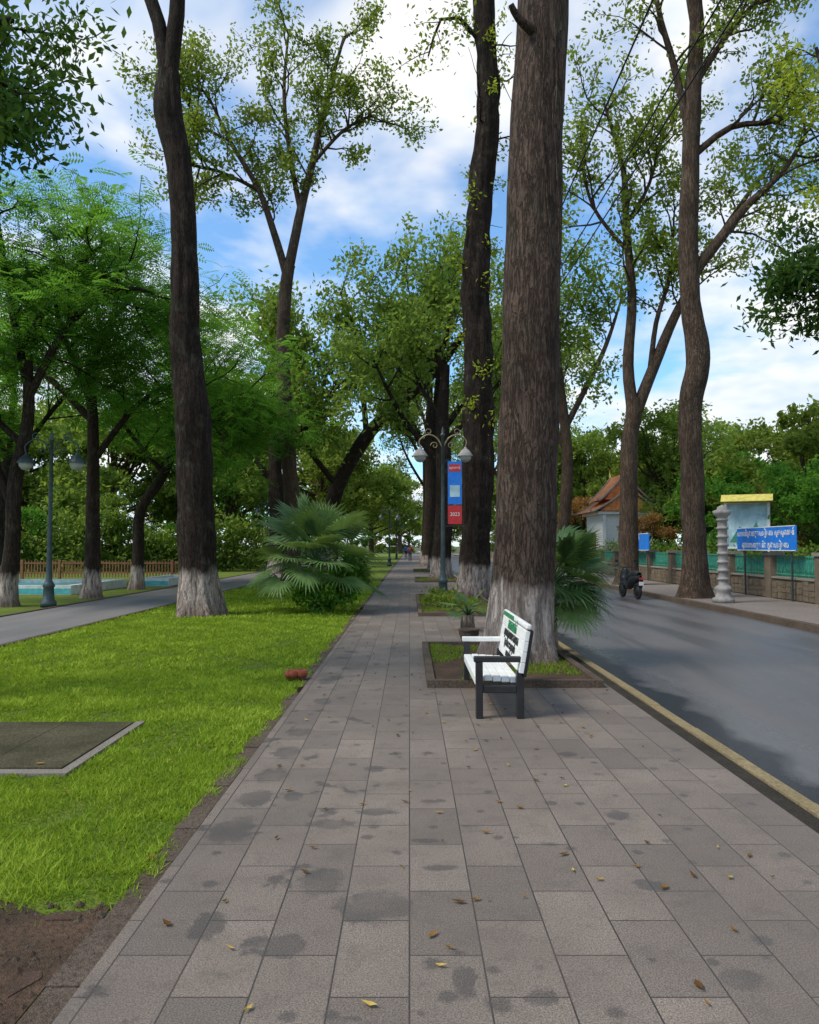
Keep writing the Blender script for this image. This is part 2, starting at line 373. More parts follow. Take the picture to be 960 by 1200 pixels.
for (x,y,a) in [(-1.5,3.4,.1),(-1.98,3.34,.2),(-1.7,2.75,-.3),(-1.42,2.9,1.2)]:
    n=9; ph=random.random()*9; c,s_=math.cos(a),math.sin(a); P=[]
    for t in np.linspace(0,2*math.pi,n,endpoint=False):
        u=.09*math.copysign(abs(math.cos(t))**.6,math.cos(t))*random.uniform(.6,1.1); v_=.045*math.copysign(abs(math.sin(t))**.6,math.sin(t))*random.uniform(.5,1.15); P.append((x+u*c-v_*s_,y+u*s_+v_*c))
    z=random.uniform(-.004,.003); V=[(px,py,z) for px,py in P]+[(px,py,-.03) for px,py in P]+[(x,y,z+.002)]
    mb.add(V,[(k,(k+1)%n,n+(k+1)%n,n+k) for k in range(n)],[(2*n,k,(k+1)%n) for k in range(n)],mat=1)
for i in range(600):
    x=random.uniform(-3.2,-1.33);y=random.uniform(2.1,3.55); s_=random.uniform(.006,.035)*random.random()**.7; a=random.uniform(0,3); c,s2=math.cos(a)*s_,math.sin(a)*s_
    mb.add([(x+c,y+s2,-.008),(x-s2,y+c,-.008),(x-c,y-s2,-.008),(x+s2,y-c,-.008),(x,y,s_*.5)],t=[(0,1,4),(1,2,4),(2,3,4),(3,0,4)],mat=random.choice([0,1,2]))
mb.obj('red_soil',['red','brick','kerb'])
def soil_edge(x): return 3.5+.05*np.sin(x*9)+np.array([noise.noise(Vector((float(t)*3,0,0)))*.22 for t in x])
mb=MB()
mb.box(-3.75,-3.09,5.55,6.98,-.1,.022,0); mb.box(-3.08,-2.48,5.55,6.98,-.1,.024,0)
mb.box(-3.8,-2.4,5.44,5.545,-.1,.014,1); mb.box(-2.475,-2.4,5.545,7.05,-.1,.014,1)
mb.obj('manhole_slab',['moss','pale'])
# grass blades
mb=MB()
def blades(x0,x1,y0,y1,dens,h,w):
    n=int((x1-x0)*(y1-y0)*dens); x=rng.uniform(x0,x1,n); y=rng.uniform(y0,y1,n)
    keep=(y>soil_edge(x)+rng.normal(-.02,.05,n)) if y0<4 else np.ones(n,bool)
    keep&=~((x>-3.8)&(x<-2.4)&(y>5.44)&(y<7.0))
    clump=np.array([noise.noise(Vector((a*1.7,b*1.7,0)))*.7+noise.noise(Vector((a*7,b*7,4)))*.5 for a,b in zip(x,y)]); keep&=(clump+rng.uniform(-.35,.6,n)>-.25)
    keep&=(x<-1.31)|(clump+rng.uniform(-.2,.2,n)>.12)
    x=x[keep];y=y[keep];cl=clump[keep];n=len(x)
    az=rng.uniform(0,2*math.pi,n); hh=h*rng.uniform(.5,1.2,n)*(1+cl*.8); ww=w*rng.uniform(.6,1.3,n)
    p=np.stack([x,y,np.full(n,-.014)],1); s=np.stack([np.cos(az),np.sin(az),np.zeros(n)],1)*ww[:,None]
    ln=rng.normal(0,.7,(n,2))*hh[:,None]; tip=p+np.stack([ln[:,0],ln[:,1],hh],1)
    v=np.stack([p-s,p+s,tip],1).reshape(-1,3); r=np.clip(.42+cl*.7+rng.uniform(-.35,.4,n),0,1)
    mb.add(v,t=np.arange(n*3).reshape(-1,3),r=np.repeat(r,3))
blades(-4.8,-1.235,3.2,6,8500,.036,.005); blades(-6.5,-1.24,6,10,3800,.04,.008); blades(-6.5,-1.25,10,17,1400,.045,.012); blades(-6.5,-1.27,17,34,420,.055,.022)
mb.obj('grass',['grassb'])
# fallen leaves
mb=MB()
for i in range(250):
    if i<44: x,y=random.uniform(-1.1,2.2),random.uniform(2.3,5)
    elif i<120: x,y=random.uniform(-1,2.2),random.uniform(5,10)
    elif i<180: x,y=random.uniform(-5,-1.3),random.uniform(3.4,12)
    else: x,y=random.uniform(-1.2,2.2),random.uniform(9,22)
    z=.006 if x>-1.2 else .03; a=random.uniform(0,6.28); L=random.uniform(.025,.075); W=L*random.uniform(.3,.5); u=np.array([math.cos(a),math.sin(a),0]);w=np.array([-u[1],u[0],0]); c=np.array([x,y,z])
    zz=np.array([0,0,1])
    v=[c-u*L*.5+zz*.008,c-u*L*.1+w*W*.5+zz*.006,c+u*L*.5+zz*.012,c-u*L*.1-w*W*.5+zz*.005,c+zz*.0]
    mb.add(v,t=[(0,4,1),(1,4,2),(2,4,3),(3,4,0)],r=np.full(5,random.random()**1.7))
mb.obj('fallen_leaves',['deadleaf'])
# planters
def planter(x0,x1,y0,y1):
    mb=MB(); k=.09
    mb.box(x0,x1,y0,y0+k,-.05,.085,0); mb.box(x0,x1,y1-k,y1,-.05,.085,0); mb.box(x0,x0+k,y0+k+.002,y1-k-.002,-.05,.083,0); mb.box(x1-k,x1,y0+k+.002,y1-k-.002,-.05,.083,0)
    mb.box(x0+k,x1-k,y0+k,y1-k,-.05,.045,1)
    n=int((x1-x0)*(y1-y0)*900); x=rng.uniform(x0+k,x1-k,n);y=rng.uniform(y0+k,y1-k,n)
    kp=np.array([noise.noise(Vector((a*1.5,b*1.5,5)))>.0 for a,b in zip(x,y)]); x=x[kp];y=y[kp];n=len(x)
    p=np.stack([x,y,np.full(n,.04)],1);az=rng.uniform(0,6.28,n);s=np.stack([np.cos(az),np.sin(az),0*az],1)*.008
    tip=p+np.stack([rng.normal(0,.03,n),rng.normal(0,.03,n),rng.uniform(.02,.06,n)],1)
    mb.add(np.stack([p-s,p+s,tip],1).reshape(-1,3),t=np.arange(n*3).reshape(-1,3),mat=2,r=np.repeat(rng.uniform(0,.6,n),3))
    mb.obj('tree_planter',['kerb','red','grassb'])
planter(.2,2.2,8.75,12.3); planter(.2,2.22,17.6,24.6); planter(.25,2.2,34,38); planter(.25,2.2,48,52)
# ------------------------------------------------------------------ trees
def tall(name,base,trunk,rads,limbs,bark,leaf,subs=6,L=3.,lev=1,nl=14,sig=.35,size=.17,rough=.07,sides=24,t0=.3,extra=None,step=.35):
    mb=MB(); tips=[]
    P,R=tube(mb,trunk,rads,sides,step,rough,0,.35)
    for (pts,rs) in limbs:
        Pl,Rl=tube(mb,pts,rs,9,.5,.06,0)
        dress(mb,tips,Pl,subs,L,lev,t0,1.,r=.05)
        tips.append(Pl[-1])
    if extra: extra(mb,tips,P)
    leaves(mb,tips,nl,sig,size)
    return mb.obj(name,[bark,leaf],base)
def exA(mb,t,P):
    for k in range(5):
        x=random.uniform(-.3,.4); pts=[(1.7+x,10.25+random.uniform(-.05,.1),9.5-random.random()*2)]
        for j in range(7): pts.append((pts[-1][0]+random.uniform(-.08,.06),10.3,pts[-1][2]-random.uniform(.3,.6)))
        if k<3: tube(mb,pts,[.008]*len(pts),4,.2)
    tube(mb,[(1.8,10.45,8.75),(1.5,10.25,8.85),(1.38,10.15,8.98)],[.08,.055,.04],7,.1)
tall('tall_tree',(1.5,10.7,0),[(1.5,10.7,-.1),(1.52,10.7,.3),(1.57,10.7,1.0),(1.63,10.7,2.1),(1.69,10.7,3.9),(1.75,10.7,5.7),(1.81,10.7,7.5),(1.92,10.7,9.5),(2.0,10.8,14),(2.0,11,18)],
  [.50,.46,.435,.425,.405,.39,.375,.36,.30,.2],[([(2,10.9,15),(.8,12,18),(-1,13,21)],[.15,.12,.05]),([(2,11,17),(3.5,12,20),(4.5,13,23)],[.15,.12,.05])],'barkA','leafT',extra=exA,sides=64,step=.08,rough=.06)
def exB(mb,t,P):
    tt=[]
    dress(mb,tt,P,36,.85,0,.22,.95,r=.022,ang=(1.,1.5),up=.05); leaves(mb,tt,18,.13,.14,2)
    dress(mb,tt,P,5,1.6,1,.6,.95,r=.04,ang=(.9,1.3),up=.0)
    for pts in ([(2.4,24,17.6),(1.6,24,18.6),(1.0,23.8,18.4),(.6,23.8,17.2)],):
        Pl,_=tube(mb,pts,[.09,.07,.05,.03],6); t2=[]; dress(mb,t2,Pl,8,1.1,0,.1,1,r=.02,up=-.1); leaves(mb,t2,16,.22,.17,1)
TB=[(1.92,24,-.1),(1.96,24,.3),(2.03,24,.8),(2.13,24,2.7),(2.19,24,5.3),(2.13,24,8),(2.1,24,10.4),(2.27,24,12.8),(2.5,24,15.2),(2.5,24,17.1),(2.4,24,19.2),(2.3,24,24)]
mbB=tall('tall_tree',(1.92,24,0),TB,[.56,.5,.47,.46,.45,.45,.43,.38,.36,.34,.32,.2],[([(2.4,24,20),(1,25,23),(-.5,25,26)],[.18,.12,.05]),([(2.3,24,22),(4,25,25)],[.15,.06])],'barkC','leafT',sides=44,step=.11,rough=.25)
mb=MB(); exB(mb,None,resample(TB[2:11],[.3]*9,.5)[0])
o=mb.obj('sprigs',['barkC','leafT','leafY'],(0,0,0)); o.parent=mbB; o.location=(-1.92,-24,0)
tall('tall_tree',(-4.86,18,0),[(-4.86,18,-.1),(-4.88,18,.3),(-4.94,18,1),(-5,18,2.4),(-5.1,18,4.4),(-5.3,18,6.5),(-5.36,18,8.5),(-5.5,18,10.6),(-5.8,18,12),(-5.8,18,13)],
  [.54,.48,.44,.42,.40,.35,.30,.29,.33,.25],[([(-5.8,18,12.6),(-6.05,18,14.2),(-6.5,18,15.4),(-7.5,18,18),(-8,18,21)],[.19,.17,.15,.12,.06]),([(-5.8,18,12.8),(-5.62,18,14.4),(-5.5,18,16),(-4.8,18.5,19),(-4,18.5,22)],[.21,.19,.17,.12,.06])],
  'barkC','leafT',sides=40,step=.12,rough=.15,t0=.55,L=2.6)
tall('tall_tree',(-5.5,36,0),[(-5.5,36,-.1),(-5.5,36,1),(-5.5,36,3.2),(-5.8,36,7.2),(-6,36,11.4),(-5.84,36,14.3),(-5.7,36,15)],[.5,.4,.37,.34,.31,.29,.27],
 [([(-5.84,36,14.4),(-6.3,36,16),(-7.2,36,18.6),(-8.6,36,21),(-9.8,36,23.5)],[.2,.18,.14,.1,.05]),
  ([(-5.7,36,15),(-5.2,36,17.6),(-4.7,36.3,20),(-4,36.5,23.5),(-3.2,36.5,26.5)],[.25,.21,.17,.12,.06]),
  ([(-5.2,36,17.6),(-5.8,36.5,20.5),(-6.2,37,24),(-6,37,27)],[.15,.12,.09,.05]),
  ([(-7.2,36,18.6),(-8.8,35.5,19.2),(-10.3,35,19.4)],[.1,.07,.04]),
  ([(-4.7,36.3,20),(-3.2,36,21.5),(-1.8,36,22.3)],[.1,.08,.04]),
  ([(-8.6,36,21),(-10.2,36,22.),(-11,36,24)],[.08,.06,.04])],'barkG','leafT',subs=11,L=2.3,lev=1,nl=17,sig=.2,size=.22,t0=.2)
tall('leaning_tree',(-5.6,48,0),[(-5.6,48,-.1),(-5.3,48,2),(-4.5,48,5.3),(-2.7,48,8.5),(-.5,48,10.7),(1.6,48,12.6),(3.4,48,15)],[.55,.48,.45,.42,.36,.3,.2],
 [([(-2.7,48,8.5),(-3,49,11.5),(-3.4,49,15),(-4.5,49,18)],[.2,.17,.12,.05]),([(-.5,48,10.7),(-.6,48,13.5),(.2,48,17)],[.17,.12,.05]),([(1.6,48,12.6),(2.6,47,16),(2,47,19)],[.17,.12,.05]),([(-4.5,48,5.3),(-6.5,47,8),(-8,47,11),(-8.5,47,14)],[.2,.16,.12,.05])],
 'barkC','leafB',subs=12,L=3.,lev=1,nl=22,sig=.36,size=.33,step=.5,t0=.2)
tall('park_tree',(-7.7,45,0),[(-7.7,45,-.1),(-7.7,45,3),(-7.9,45,6),(-8,45,9)],[.6,.5,.4,.25],
 [([(-7.8,45,5),(-10,45,8),(-12,45,11)],[.2,.15,.06]),([(-8,45,8.5),(-7.4,46,12),(-7,46,15)],[.2,.12,.05]),([(-7.8,45,6.5),(-5.5,44,9),(-4,44,11)],[.2,.12,.05])],'barkC','leafB',subs=12,L=3,lev=1,nl=23,sig=.4,size=.33,step=.5,t0=.15)
for (x,y,h,bk) in ((1.5,37,13,'barkC'),(1.7,50,17,'barkW'),(1.5,64,19,'barkW'),(1.6,80,18,'barkC')):
    tall('tall_tree',(x,y,0),[(x,y,-.1),(x,y,1),(x+.2,y,h*.3),(x+.1,y,h*.6),(x+.3,y,h*.8)],[.55,.45,.42,.32,.16],
     [([(x+.1,y,h*.42),(x-1.8,y,h*.6),(x-3.2,y-1,h*.8)],[.16,.12,.05]),([(x+.1,y,h*.5),(x+2.5,y,h*.7),(x+4,y+1,h*.85)],[.16,.12,.05]),([(x+.2,y,h*.75),(x-.4,y,h*.9),(x-.8,y,h)],[.16,.12,.05]),([(x+.1,y,h*.6),(x-1,y+1.5,h*.75),(x-1.6,y+2,h*.95)],[.14,.1,.05])],
     bk,'leafB',subs=8,L=2.2,lev=1,nl=17,sig=.34,size=.28,step=.4,rough=.12,t0=.25)
# Right trees
tall('tall_tree',(8.9,24,0),[(8.9,24,-.1),(8.9,24,.4),(8.9,24,1.6),(8.85,24,4),(8.85,24,6.1),(9.12,24,7.5),(8.9,24,9.3),(8.85,24,10.8),(8.95,24,13.5),(9.1,24,16.3),(9.25,24,18.4),(9.1,24,22)],[.52,.42,.36,.34,.34,.37,.3,.3,.27,.25,.22,.12],
 [([(8.95,24,10.2),(9.9,24,11.4),(10.8,24,12.5),(11.9,24,13.5),(12.8,24,15)],[.2,.17,.13,.08,.05]),
  ([(9.0,24,14.5),(8.5,24,17),(8,24,19),(7.7,24,22)],[.14,.11,.08,.05]),
  ([(9.0,24,14),(10.3,24,15),(11.8,24,15.2),(13,24,16)],[.12,.1,.07,.04]),
  ([(9.1,24,16.3),(10.2,24,18),(11.5,24,19.5)],[.12,.09,.05]),([(9.2,24,18),(8.9,24,21),(9.5,24,24)],[.12,.09,.05])],'barkG','leafT',subs=10,L=1.9,lev=1,nl=14,sig=.18,size=.17,sides=30,step=.2,rough=.12,t0=.3)
tall('tall_tree',(9.07,32,0),[(9.07,32,-.1),(9.1,32,.5),(9.14,32,3),(9.2,32,5.9),(9.4,32,7.1),(9.4,32,7.8)],[.5,.42,.37,.34,.33,.3],
 [([(9.4,32,7.1),(9.2,32,9.2),(9.4,32,12),(9.2,32,15),(9.1,32,17.6),(8.3,32,20.5)],[.27,.23,.19,.16,.12,.05]),
  ([(9.45,32,7.1),(10.3,32,9.2),(11.2,32,11.3),(12.4,32,13.5),(14,32,16),(15.5,32,18)],[.27,.23,.19,.15,.1,.05]),
  ([(10.1,32,8.8),(10.4,32,11),(11,32,13),(11.2,32,15)],[.13,.1,.08,.04]),
  ([(9.15,32,15.2),(10.2,32,17),(10.8,32,19.5)],[.1,.07,.04]),([(9.3,32,14),(7.8,32,16),(7.2,32,18.5)],[.1,.07,.04])],'barkG','leafT',subs=11,L=2.2,lev=1,nl=14,sig=.22,size=.21,t0=.35)
for (x,y,h) in ((9.2,46,19),(9.0,60,19),(9.4,76,18),(8.9,95,18)):
    tall('tall_tree',(x,y,0),[(x,y,-.1),(x,y,2),(x+.3,y,h*.35),(x-.1,y,h*.6)],[.5,.38,.34,.25],
     [([(x+.1,y,h*.4),(x-2,y,h*.62),(x-3.4,y-1,h*.85)],[.2,.14,.05]),([(x+.1,y,h*.45),(x+2.5,y,h*.7),(x+4,y+1,h*.9)],[.2,.14,.05]),([(x,y,h*.58),(x-.4,y,h*.8),(x-.8,y,h)],[.2,.14,.05])],
     'barkG','leafB',subs=10,L=2.8,lev=1,nl=19,sig=.36,size=.3,step=.5)
def feather(base,trunk,rads,limbs,n=9,L=2.2,nf=7,bark='barkW',sig=.4,fl=.5):
    mb=MB(); tips=[]; P,R=tube(mb,trunk,rads,16,.25,.1,0,.3)
    for pts,rs in limbs:
        Pl,_=tube(mb,pts,rs,8,.4,.05); dress(mb,tips,Pl,n,L,1,.2,1,r=.035,up=.0,curl=.2,ang=(.7,1.4)); tips.append(Pl[-1])
    fronds(mb,tips,nf,sig,fl); return mb.obj('flame_tree',[bark,'leafF'],base)
feather((-10.8,20.6,0),[(-10.8,20.6,-.1),(-10.75,20.6,.6),(-10.65,20.6,1.6),(-10.6,20.6,3.4),(-10.3,20.6,5),(-10.35,20.6,6.6)],[.34,.25,.2,.18,.16,.13],
 [([(-10.65,20.6,2.6),(-11.6,20.6,5),(-12.2,20.4,7.5),(-12.5,20,9.5)],[.13,.1,.08,.05]),([(-10.35,20.6,6),(-10.9,20.6,8.5),(-11.3,20.6,10.8)],[.12,.09,.05]),
  ([(-10.3,20.6,5.6),(-9.2,20.6,7.7),(-7.9,20.6,8.6),(-6.9,20.4,8.4)],[.12,.09,.06,.04]),([(-10.5,20.6,7),(-9.4,20.8,9),(-8.3,20.8,10)],[.1,.07,.04]),([(-10.5,20.6,4.4),(-12,21,5.6),(-13.5,21,6.5)],[.1,.07,.04])],n=8,L=1.9,nf=8)
feather((-9.9,24,0),[(-9.9,24,-.1),(-9.9,24,.8),(-9.9,24,2.7),(-9.95,24,5.3),(-10.1,24,7.5)],[.33,.25,.2,.17,.12],
 [([(-9.9,24,4.3),(-8.6,24,6),(-7.4,24,6.7),(-6.4,24,6.5)],[.12,.09,.06,.04]),([(-9.95,24,5.5),(-11.5,24,7),(-13,24,7.8)],[.12,.09,.05]),([(-10.1,24,7.2),(-9.5,24.5,9),(-8.6,24.5,10)],[.1,.07,.04]),([(-10,24,6),(-10.4,22.8,8),(-10.6,22.4,9.4)],[.1,.07,.04])],n=8,L=2,nf=8)
feather((-10.2,28.8,0),[(-10.2,28.8,-.1),(-10.15,28.8,1),(-10.1,28.8,2.9),(-9.3,28.8,4.2),(-8.7,28.8,5.8)],[.3,.22,.19,.16,.13],
 [([(-8.7,28.8,5.8),(-8.2,28.8,8),(-8.2,28.8,10)],[.12,.09,.05]),([(-8.8,28.8,5.4),(-7.2,28.8,7),(-5.9,28.8,7.4)],[.1,.08,.04]),([(-9.3,28.8,4.4),(-10.8,28.8,6.2),(-11.8,28.8,8)],[.1,.07,.04]),([(-8.7,28.8,5.6),(-7.9,28.3,6.2),(-6.8,28,5.6)],[.08,.06,.04])],n=8,L=2.2,nf=8)
feather((-16,30,0),[(-16,30,-.1),(-16,30,2.7),(-15.7,30,5.3)],[.33,.22,.17],
 [([(-15.9,30,4.3),(-14,30,7),(-12.4,30,8.7)],[.12,.09,.05]),([(-15.7,30,5),(-17.5,30,8),(-19,30,10)],[.12,.09,.05]),([(-15.7,30,5.2),(-15.5,30,9),(-15,30,12)],[.12,.09,.05])],n=9,L=3,nf=7,sig=.6,fl=.75)
feather((-8.9,34,0),[(-8.9,34,-.1),(-8.8,34,2.2),(-9.3,34,4.3)],[.3,.2,.16],
 [([(-9.2,34,4),(-8,34,6),(-7.5,34,7.6)],[.12,.09,.05]),([(-9.3,34,4.2),(-10.5,34,6.5),(-11.5,34,8.8)],[.12,.09,.05]),([(-9.2,34,4.2),(-9,33.5,7),(-8.7,33.5,9.4)],[.12,.09,.05])],n=9,L=2.2,nf=7,sig=.5,fl=.65)
def over(base,trunk,rads,limbs,leaf,size,nl,n=9,L=1.6,sig=.2,name='shade_tree'):
    mb=MB();tips=[]; tube(mb,trunk,rads,16,.3,.08,0,.3)
    for pts,rs in limbs:
        Pl,_=tube(mb,pts,rs,7,.4); dress(mb,tips,Pl,n,L,1,.3,1,r=.025,up=-.08)
    leaves(mb,tips,nl,sig,size,asp=.42); return mb.obj(name,['barkC',leaf],base)
over((-6.1,8,0),[(-6.1,8,-.1),(-6.1,8,3),(-6,8,6.5)],[.35,.28,.2],[([(-6,8,6),(-5.3,8.8,7.6),(-4.9,9.2,8.1)],[.12,.08,.04]),([(-6,8,6.3),(-6.5,10,8.5),(-6.2,11.,9)],[.12,.08,.04]),([(-6,8,6),(-5.9,8.8,7),(-5.3,9.4,7.2)],[.1,.07,.04]),([(-6,8,6),(-7,7,9),(-7.5,6,10.5)],[.12,.08,.04])],'leafD',.13,20,8,1.1,.17)
over((9.3,13.3,0),[(9.3,13.3,-.1),(9.3,13.3,3),(9.2,13.4,6.2)],[.35,.28,.2],[([(9.2,13.4,5.8),(8.5,14.5,7.3),(7.9,15.4,7.6)],[.12,.08,.04]),([(9.2,13.4,6),(8.7,14,6.6),(8.4,15,6.2)],[.12,.08,.04]),([(9.2,13.4,6),(10.5,15,8),(11,16,9)],[.12,.08,.04])],'leafD',.16,22,8,1.2,.17)
over((10.6,17,0),[(10.6,17,-.1),(10.6,17,5),(10.5,17,10)],[.3,.25,.18],[([(10.5,17,9),(10,17.6,12),(9.8,18,13.6)],[.12,.08,.04]),([(10.5,17,10),(11.5,16.5,13),(12,16,14)],[.1,.07,.04])],'leafY',.15,16,8,1.,.18)
def generic(seed,h,leaf,bark='barkG',n=26,nl=620,size=.3,low=.25,w=.42):
    mb=MB(); tube(mb,[(0,0,-.2),(.1,0,h*.25),(0,.2,h*.6)],[h*.03,h*.024,h*.012],8,.6,.08)
    for i in range(n):
        a=rng.uniform(0,6.28); z=rng.uniform(low,1)**.9; rr=w*h*math.sqrt(max(.05,1-((z-.45)/.6)**2))*rng.uniform(.25,.95)
        c=np.array([math.cos(a)*rr,math.sin(a)*rr,z*h*.93])
        tube(mb,[(0,0,h*min(.5,z*.6)),tuple(c*.6+np.array([0,0,h*.1])),tuple(c)],[h*.009,h*.006,.02],4,1.)
        s=h*rng.uniform(.055,.11)
        sub=blob(c,(s*1.5,s*1.5,s*.9),26)
        leaves(mb,sub,nl//26,s*.22,size)
    return mb.mesh('tree_mesh',[bark,leaf])
G=[generic(1,15,'leafB',n=32,nl=520,size=.4,low=.3),generic(2,16,'leafT',n=32,nl=520,size=.4,low=.3),generic(3,14,'leafB',n=34,nl=520,size=.4,low=.3)]
Bu=[generic(4,8,'leafB',n=36,nl=390,size=.28,low=.04,w=.55),generic(5,8,'leafT',n=36,nl=390,size=.28,low=.04,w=.55),generic(6,7,'leafF',n=34,nl=390,size=.26,low=.04,w=.6)]
Rd=generic(7,5,'leafR',n=20,nl=400,size=.16,low=.05,w=.5)
dist=bpy.data.objects.new('distant_trees',None); COL.objects.link(dist)
def inst(me,x,y,s,sz=None):
    o=bpy.data.objects.new('distant_tree',me); COL.objects.link(o); o.parent=dist
    o.location=(x,y,-.05); o.rotation_euler=(0,0,random.uniform(0,6.28)); o.scale=(s,s,sz or s)
for (x,y,s) in [(-13,56,1.),(-21,54,.95),(-30,58,1),(-38,62,1.05),(-47,64,1),(-17,74,1.1),(-8,70,1.),(-9,92,1.1),(6.0,135,1.),(-2,165,1.1),(13,130,1.2),(-5.5,112,1.1),(20,90,.95),(26,70,.85),(36,64,.85),(16,74,.9),(18,105,1.1),(17,50,.75),(22,58,.8),(-60,80,1.2)]:
    inst(random.choice(G),x,y,s)
for (x,y,s) in [(15,27,.62),(18.5,31,.8),(15.5,34,.75),(20,38,1.1),(16.6,41,.85),(24,34,1.05),(27,44,1.2),(21,48,1.1),(17.5,57,1.0),(18,62,1.2),(13.8,68,.9),(13.5,75,1),(26,55,1.3),(33,50,1.3),(13.5,84,1.1),(14,97,1.2),(14.5,22,.55),(19,24,.7),
   (-20,64,.9),(-32,66,1),(-12,84,.8),(-8,108,.8),(-45,60,.9),(0,180,1.4),(8,180,1.4),(-8,175,1.4),(16,175,1.5)]:
    inst(random.choice(Bu),x,y,s)
for (x,y,s) in [(-14.5,50,.5),(-18.5,48,.6),(-24,47,.65),(-30,48,.65),(-12,60,.6),(-11.5,69,.6),(-36,48,.75),(-26,60,.9),(-15.5,60,.75)]:
    inst(random.choice([Bu[0],Bu[2]]),x,y,s)
inst(Rd,13.2,42.5,.75);inst(Rd,13.6,60,1.2);inst(Rd,17,36,.9)
mb=MB(); C=np.stack([rng.uniform(11.8,13,1300),rng.uniform(15,100,1300),rng.uniform(.1,1.7,1300)],1); leaves(mb,C,20,.2,.15); mb.obj('hedge',['barkG','leafB'])
mb=MB(); n=2800; x=rng.uniform(-60,-9.6,n); C=np.stack([x,np.where(x>-20,50+rng.uniform(-.8,.8,n)+(x+10)*.35,46.5+rng.uniform(-.8,.8,n)),rng.uniform(.05,1.,n)*(3.1+.7*np.sin(x*.9)+.5*np.sin(x*2.3))],1); leaves(mb,C,15,.32,.28); mb.obj('hedge',['barkG','leafB'])
# ------------------------------------------------------------------ palms
def fanpalm(name,base,n,R,pl,hz,emin=-.3,emax=1.4,az0=0,az1=6.283,droop=(.0,.16)):
    mb=MB(); bx=np.array(base,float)
    tube(mb,[tuple(bx),tuple(bx+np.array([0,0,hz]))],[.14,.11],10,.1,.15,0)
    for i in range(n):
        az=az0+(az1-az0)*((i*.618)%1); el=emin+(emax-emin)*(i+.5)/n
        d=np.array([math.cos(az)*math.cos(el),math.sin(az)*math.cos(el),math.sin(el)]); L=pl*rng.uniform(.75,1.2)
        p0=bx+np.array([0,0,hz]); mid=p0+d*L*.5+np.array([0,0,.05]); p1=p0+d*L+np.array([0,0,-.08*L])
        tube(mb,[tuple(p0),tuple(mid),tuple(p1)],[.016,.013,.009],4,.2,0,1)
        ax=nrm(p1-mid); side=nrm(np.cross(ax,[0,0,1.])+rng.normal(0,.3,3)); up=nrm(np.cross(side,ax))
        r=R*rng.uniform(.8,1.1); K=28; V=[];Q=[];cr=rng.uniform(.1,.85)
        for k in range(K):
            a=math.radians(-105+210*k/(K-1)); sd=ax*math.cos(a)+side*math.sin(a); w=np.cross(up,sd)
            rl=r*(1-.2*(abs(a)/2.1)**2)*rng.uniform(.88,1.08); ww=rl*.036
            m1=p1+sd*rl*.5+up*.06*r; m2=p1+sd*rl*.78+up*.04*r+np.array([0,0,-rl*.02]); tp=p1+sd*rl+np.array([0,0,-rl*rng.uniform(*droop)])+rng.normal(0,.02,3)
            b=len(V); V+= [p1,m1+w*ww,m1-w*ww,m2+w*ww*.62,m2-w*ww*.62,tp,tp+w*.002]; Q+=[(b,b+1,b+2,b),(b+1,b+3,b+4,b+2),(b+3,b+5,b+6,b+4)]
        Qa=[q for q in Q if q[0]!=q[3]]; Ta=[q[:3] for q in Q if q[0]==q[3]]
        mb.add(np.array(V),Qa,Ta,mat=1,r=np.clip(cr+rng.uniform(-.2,.2,len(V)),0,1))
    return mb.obj(name,['barkC','palm'],tuple(base))
fanpalm('fan_palm',(-2.3,19,0),42,.85,1.05,1.15,-.35,1.45)
fanpalm('fan_palm',(2.12,11.7,0.04),30,.6,.6,.95,-.5,1.1,-2.0,1.3)
fanpalm('fan_palm',(1.1,14.6,0.0),10,.33,.35,.3,.1,1.3)
mb=MB(); C=np.concatenate([blob((-2.1,18.5,.55),(.8,.5,.55),90),blob((-1.5,18.7,.9),(.5,.4,.55),50)])
for c in C[::4]: tube(mb,[(-2,18.8,0),tuple(c)],[.012,.006],3,1)
leaves(mb,C,18,.1,.12); mb.obj('shrub',['barkG','leafF'],(0,0,0))
mb=MB(); C=np.concatenate([blob((.6+random.random()*1.3,19.0+random.random()*3,.2),(.35,.3,.18),14) for i in range(6)]); leaves(mb,C,14,.07,.1); mb.obj('planter_shrub',['barkG','leafT'])
# ------------------------------------------------------------------ part helpers
def emp(name,loc,rot=0):
    e=bpy.data.objects.new(name,None); COL.objects.link(e); e.location=loc; e.rotation_euler=(0,0,rot); e.empty_display_size=.1; return e
def pbox(par,name,loc,size,mat,rot=(0,0,0),bev=.008):
    mb=MB(); x,y,z=[s/2 for s in size]; mb.box(-x,x,-y,y,-z,z); me=mb.mesh(name,[mat]); o=bpy.data.objects.new(name,me); COL.objects.link(o); o.parent=par; o.location=loc; o.rotation_euler=rot
    if bev:
        b=o.modifiers.new('b','BEVEL'); b.width=bev; b.segments=2
    return o
def ptube(par,name,pts,rads,mat,sides=12,step=.05):
    mb=MB(); 
    if isinstance(rads,(int,float)): rads=[rads]*len(pts)
    tube(mb,pts,rads,sides,step); return mb.obj(name,[mat],(0,0,0),par)
def lathe(par,name,prof,mat,loc=(0,0,0),seg=20):
    mb=MB(); n=len(prof); a=np.linspace(0,2*math.pi,seg,endpoint=False)
    v=np.array([[(r*math.cos(t),r*math.sin(t),z) for t in a] for r,z in prof]).reshape(-1,3)+np.array(loc)
    q=[(i*seg+j,i*seg+(j+1)%seg,(i+1)*seg+(j+1)%seg,(i+1)*seg+j) for i in range(n-1) for j in range(seg)]
    mb.add(v,q,smooth=True); return mb.obj(name,[mat],(0,0,0),par)
